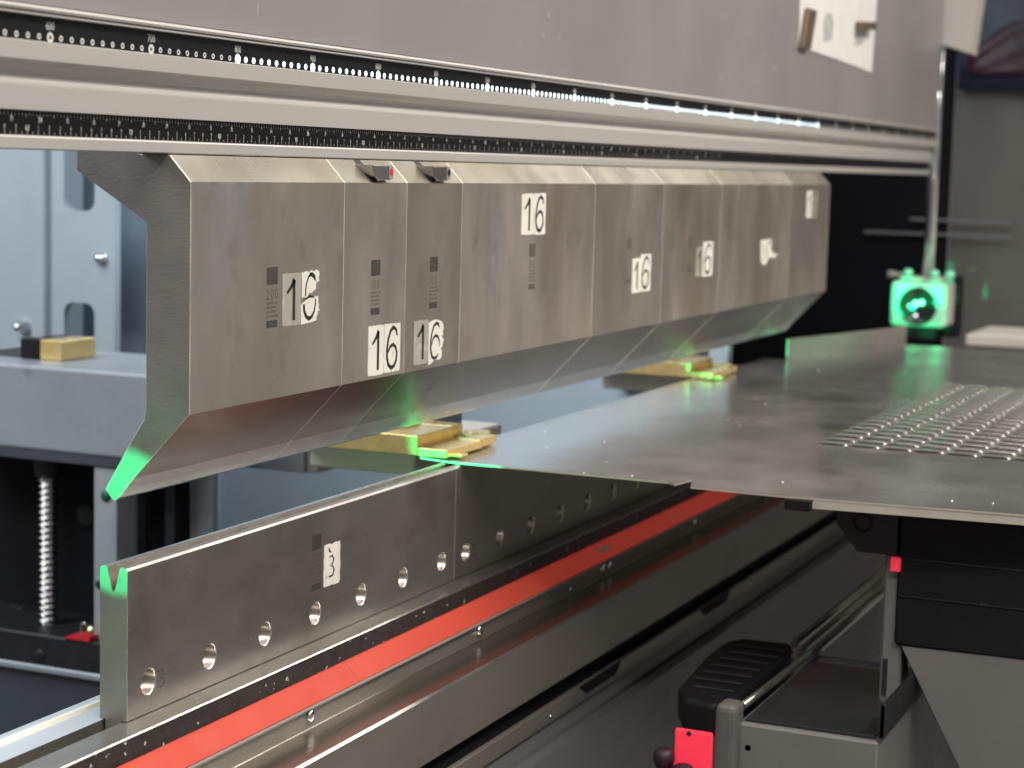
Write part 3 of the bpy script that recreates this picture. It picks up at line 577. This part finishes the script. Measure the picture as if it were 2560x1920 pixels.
ga = thing("back_gauge", "grey steel back gauge left of the near punch", "back gauge", (760, 580, -62))
MB().box(700, 880, 430, 760, -62, 33, "grey_arm", 4.0, 3).build("arm", ga)
MB().box(702, 880, 430, 760, -73, -62.2, "dark_blue_steel", .5).build("under_plate", ga)
MB().cyl((740, 612, -96), 16, 22, 'z', "black_iron", 20).build("screw_nut", ga)
MB().box(760, 872, 660.5, 735, 33.1, 34.2, "black_iron").build("top_recess", ga)
t = thing("gauge_block", "gold and black stop block resting on the grey gauge arm", "block", (780, 630, 33))
MB().box(750, 815, 602, 631.6, 33.4, 56, "gold", .8).build("gold_half", t); MB().box(750, 815, 632, 659, 33.4, 56, "black_plastic", .8).build("black_half", t)
for x, y in ((770, 616), (795, 616), (770, 645), (795, 645)): MB().cyl((x, y, 56.1), 6, .6, 'z', "chrome", 16).build("screw_head", t)
bs_ = thing("ball_screw", "vertical shiny threaded ball screw in the dark bay", "lead screw", (740, 613, -290))
mb = MB(); prof = [(0, -279)]
zz = -279.0
while zz < -90: prof += [(8.4, zz), (8.4, zz + 2.6), (11.4, zz + 3.8), (11.4, zz + 5.0), (8.4, zz + 6.2)]; zz += 7.4
prof.append((0, zz)); mb.lathe(prof, (740, 613, 0), 'z', "screw_steel", 28)
for v in mb.bm.verts: v.co.z += 0.0035 * math.atan2(v.co.y - .613, v.co.x - .740) / math.pi
mb.build("thread", bs_)
gt = thing("gauge_tower", "black gauge tower with a pale steel column beneath the arm", "gauge tower", (760, 560, -420))
MB().box(705, 745, 494.5, 525, -420, -74, "column_steel", 1).build("column", gt)
MB().lathe([(0, -1.2), (6.2, -1.2), (6.2, 0)], (704.8, 508.6, -105.6), 'x', "laser_spot_green", 24).build("laser_spot_disc", gt)  # dark green disc stands in for the laser spot on the column
MB().lathe([(0, -1.2), (5, -1.2), (5, 0)], (704.8, 517, -205), 'x', "black_iron", 20).build("hole_cap", gt)
MB().box(800, 810, 478, 1100, -420, -72, "interior_black").build("back_plate", gt)
MB().box(745.3, 760, 486, 495, -420, -74, "black_iron").build("guide_rail", gt)
MB().box(770, 790, 476, 486, -420, -74, "interior_black").build("side_strip", gt)
MB().box(770, 780, 463, 475.6, -420, -74, "dark_blue_steel").build("side_strip", gt)
MB().box(770, 790, 455, 462.6, -420, -74, "interior_black").build("side_strip", gt)
MB().box(790, 800, 425, 454.6, -420, -74, "grey_arm").build("side_strip", gt)
MB().cyl((792, 600, -150), 12, 7, 'x', "black_iron", 20).build("boss", gt)
MB().box(692, 800, 470, 1000, -303, -268, "black_iron", 1.5).build("base", gt)
MB().box(690, 800, 470, 1000, -311, -303.2, "grey_arm", 1.5).build("base_flange", gt)
MB().lathe([(0, -1.5), (5, -1.5), (7, -.5), (7, 0)], (692, 588, -292), 'x', "black_iron", 16).build("base_screw", gt)
MB().box(700, 790, 440, 1000, -640, -312, "dark_blue_steel", 3).build("pedestal", gt)
MB().outline_yz([(555, -267), (520, -262), (520, -267.6)], 690, 30, "red_plastic").build("red_tab", gt)
t = MB().tube([(690, 531, -267), (690, 530.6, -250), (690, 529, -247), (690, 526, -247), (690, 524, -250)], .9, "bright_steel"); tag(t.build("hooked_wire"), "thin hooked wire rising by the die's left edge", "wire")
t = MB().lathe([(0, -5), (2, -5), (2.2, -3), (4.4, -3), (4.8, 0)], (690, 517.6, -254), 'x', "brass", 18); tag(t.build("brass_fitting"), "small round brass fitting beside the hooked wire", "fitting")
p = thing("rear_box", "grey metal box hanging behind the gap under the punches", "box", (930, 380, -95))
MB().box(900, 985, 372, 560, -95, 60, "grey_arm", 1).build("case", p); MB().box(905, 985, 357, 371.6, -95, 60, "lip_grey", 1).build("side_cover", p)
p = thing("rear_bracket", "pale square post with dark cap behind the far finger", "post", (1440, 150, -200))
MB().box(1400, 1440, 135, 176, -400, -17, "blue_paint", 1).build("post", p); MB().box(1396, 1450, 119, 178, -16.8, -6, "dark_blue_steel", 1).build("cap", p)
MB().box(1441, 1450, 119, 134, -60, -17, "dark_blue_steel", .5).build("side_plate", p)

# ------------------------------------------------------------------ far right: laser receiver and frame
lt = thing("beam_mask", "added unseen plate with a round hole trimming the laser beam", "sensor", (-720, -6, -60))  # added out-of-view plate, its hole shapes the green laser spot
mb = MB(); n = 36; C = (-6.0, 30.5)
ri = [mb.bm.verts.new(Vector((-700, C[0] + 46.5 * math.cos(2 * math.pi * k / n), C[1] + 46.5 * math.sin(2 * math.pi * k / n))) * S) for k in range(n)]
def sqv(k):
    c, s_ = math.cos(2 * math.pi * k / n), math.sin(2 * math.pi * k / n); q = max(abs(c), abs(s_)); return mb.bm.verts.new(Vector((-700, C[0] + 240 * c / q, C[1] + 240 * s_ / q)) * S)
ro = [sqv(k) for k in range(n)]
for k in range(n): mb.bm.faces.new((ro[k], ro[(k + 1) % n], ri[(k + 1) % n], ri[k])).material_index = mb.mi("black_plastic")
o = mb.build("aperture_plate", lt); o.modifiers.new("s", 'SOLIDIFY').thickness = .012
lr = thing("laser_receiver", "square laser receiver lit bright green at the far end", "sensor", (2510, -6, -8))
MB().box(2480, 2500, -57, 45, -8, 74, "case_laser_glow", 9, 4).build("front_cover", lr)
MB().box(2500.5, 2560, -57, 40, -6, 72, "sensor_case", 4, 2).build("housing", lr)
MB().box(2561, 2600, -66, 54, -30, 84, "black_plastic", 4, 2).build("rear_cover", lr)
o = MB().lathe([(35, .5), (35, -2.5), (31, -2.5), (29, -1.0), (0, -1.0)], (2480, -6, 30), 'x', "lens_glass", 40).build("lens", lr)
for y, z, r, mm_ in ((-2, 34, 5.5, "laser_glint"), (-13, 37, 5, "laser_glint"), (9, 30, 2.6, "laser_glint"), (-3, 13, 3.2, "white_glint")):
    MB().lathe([(0, -1.5), (r * .7, -1.2), (r, 0)], (2478.6, y, z), 'x', mm_, 18).build("glint_dot", o)  # glowing dots painted as bright glints in the receiver lens
MB().box(2492, 2580, -40, 30, -32, -8.5, "black_plastic", 2).build("foot", lr)
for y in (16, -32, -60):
    MB().lathe([(0, 74), (6, 74), (6, 84), (8, 86), (8.5, 92), (6, 96), (0, 97)], (2488, y, 0), 'z', "knob_laser_glow", 18).build("clamp_screw", lr)
MB().lathe([(0, 30), (5, 30), (5, 46), (7.5, 47), (7.5, 58), (0, 59)], (2510, 0, 84), 'y', "lip_grey", 16).build("cable_gland", lr)
MB().box(2482, 2550, -50, 30, 75, 82, "sensor_case", 2).build("top_bracket", lr)
t = MB().lathe([(0, 82), (10.5, 82), (10.5, 560), (0, 560)], (2502, -18, 0), 'z', "chrome", 32); tag(t.build("guide_rod"), "tall shiny vertical rod rising from the laser receiver", "rod")
p = thing("machine_side_wall", "dark olive grey steel wall behind the laser receiver", "machine frame", (2800, -400, -300))
MB().box(2800.5, 2830, -1400, 5, -900, 1300, "side_panel").build("panel", p)
for z in (153, 181):
    MB().box(2770, 2776, -118, 168 if z < 170 else 78, z - 3, z + 3, "bar_grey", 1).build("reflection_bar", p)  # added bars stand in for streaks reflected in the door glass
MB().box(2500, 2740, -900, -92, -38, -18, "off_white", 2).build("side_ledge", p)
p = thing("corner_cover", "pale grey angular cover at the ram's top right", "cover", (2440, -60, 480))
MB().outline_yz([(6, 600), (-6, 560), (-28.6, 500.6), (-85.5, 483), (-97, 610)], 2440, 60, "light_cover").build("shell", p)
p = thing("dark_reflection", "dark navy and maroon sheets standing in for a reflection, top right corner", "reflection stand-in", (2770, -60, 432))  # wavy coloured sheets added in place of a blurred reflection
def wavy(y0, y1, z0, z1, x, m):
    mb = MB(); ny, nz = 14, 8; g = [[mb.bm.verts.new(Vector((x + 5 * math.sin(a * 1.1) + 3 * math.sin(b * 1.7 + a), y0 + (y1 - y0) * a / ny, z0 + (z1 - z0) * b / nz)) * S) for b in range(nz + 1)] for a in range(ny + 1)]
    for a in range(ny):
        for b in range(nz): f = mb.bm.faces.new((g[a][b], g[a + 1][b], g[a + 1][b + 1], g[a][b + 1])); f.smooth = True; f.material_index = mb.mi(m)
    return mb
mb = wavy(-420, 0, 434, 900, 2770, "navy"); o = mb.build("navy_sheet", p); o.modifiers.new("s", 'SOLIDIFY').thickness = .004
mb = wavy(-420, -20, 462, 560, 2756, "maroon")
for v in mb.bm.verts:
    y = v.co.y * 1000; top = 500 + 62 * min(1, max(0, (-y - 20) / 80)); v.co.z = (462 + (v.co.z * 1000 - 462) / 98 * (top - 462)) * S
o = mb.build("maroon_patch", p); o.modifiers.new("s", 'SOLIDIFY').thickness = .004

# ------------------------------------------------------------------ front right: sheet support and carriage
p = thing("sheet_support", "black sheet support arm under the overhanging sheet", "support arm", (700, -520, -130))
MB().box(560, 900, -900, -393.5, -127, -10, "black_plastic", 2).build("arm", p)
for z in (-52, -84): MB().box(558.6, 560.5, -900, -396, z - .8, z + .8, "black_iron").build("groove_trim", p)
MB().outline_yz([(-341, -14), (-393, -14), (-393, -50), (-360, -50), (-349, -36.4), (-341, -27)], 556, 24, "black_iron").build("bracket", p)
MB().lathe([(6.5, -.2), (6.5, -1.4), (8.2, -1.4), (8.2, -.2)], (556, -363.5, -24.8), 'x', "black_plastic", 24).build("bolt_ring", p)
MB().outline_yz([(-400, -128), (-900, -122), (-900, -700), (-600, -520), (-452, -222)], 562, 60, "grey_plastic").build("skirt", p)
MB().box(566, 600, -399, -381.5, -620, -51, "grey_plastic", 2).build("leg", p)
MB().box(557, 562, -396.4, -388, -64, -52, "red_glow", 1).build("indicator_lamp", p)
p = thing("carriage_box", "grey carriage box with a dark glassy top tray", "carriage", (560, -350, -300))
mb = MB(); mb.box(450, 700, -408, -292, -420, -180, "grey_plastic", 2); mb.build("case", p)
MB().box(456, 664, -404, -297, -179.8, -177.2, "tray_glass", .5).build("tray_top", p)
MB().outline_yz([(-408.2, -177), (-408.2, -113), (-411.5, -113), (-411.5, -177)], 452, 4, "black_iron").build("tray_post", p)
MB().box(452, 690, -412, -408.4, -177, -150, "black_iron", .5).build("tray_wall", p)
MB().cyl((450.0, -302, -200), 2.6, .5, 'x', "dark_slot", 14).build("screw_hole", p)
mb = MB(); mb.box(436, 462, -295.5, -276.5, -420, -163, "pillar_grey", 6, 3); mb.build("pillar", p)
for y in (-270, -282, -295): MB().tube([(660 if y < -280 else 705, y, -174), (1400, y + 2, -174)], 4 if y != -282 else 3, "rail_steel").build("slide_rod", p)
MB().tube([(470, -290, -172), (560, -292, -172), (668, -294, -172)], 3.2, "rail_steel").build("hinge_rod", p)
mb = MB(); P = [(478, -262), (486, -234), (520, -218), (640, -206), (690, -206), (712, -216), (716, -264), (690, -274), (540, -276), (496, -274)]
a = [mb.bm.verts.new(Vector((x, y, -176)) * S) for x, y in P]; b = [mb.bm.verts.new(Vector((x, y, -206)) * S) for x, y in P]
mb.bm.faces.new(a).material_index = mb.mi("black_plastic"); mb.bm.faces.new(b[::-1])
for k in range(len(P)): mb.bm.faces.new((a[k], b[k], b[(k + 1) % len(P)], a[(k + 1) % len(P)]))
o = mb.build("dark_cover", p); bv = o.modifiers.new("b", 'BEVEL'); bv.width = .005; bv.segments = 3
for k in range(7):
    x = 520 + 26 * k; MB().box(x, x + 7, -268, -222 + (0 if k else -8), -176, -174.4, "black_iron", .5).build("cover_rib", p)
for x, y in ((702, -240), (506, -246), (612, -214)): MB().cyl((x, y, -176), 3.2, .8, 'z', "black_iron", 14).build("cover_screw", p)
t = thing("red_warning_plate", "glowing red plate below the dark carriage cover", "indicator", (440, -260, -230))
MB().box(436, 440, -276, -243.5, -245, -188, "red_glow", 2.5, 2).build("plate", t); MB().cyl((435.6, -256, -191), 2.2, .5, 'x', "dark_slot", 14).build("notch", t)
mb = MB(); mb.lathe([(0, -214), (7, -211), (9, -205), (8.5, -199), (5, -196), (0, -195)], (428, -238, -8), 'z', "maroon", 16); mb.build("red_fabric_lump", t)  # rounded lumps stand in for crumpled dark red fabric
mb = MB(); mb.lathe([(0, -222), (8, -219), (11, -210), (9.5, -203), (6, -200), (0, -199)], (424, -256, -14), 'z', "maroon", 14); mb.build("red_fabric_lump", t)
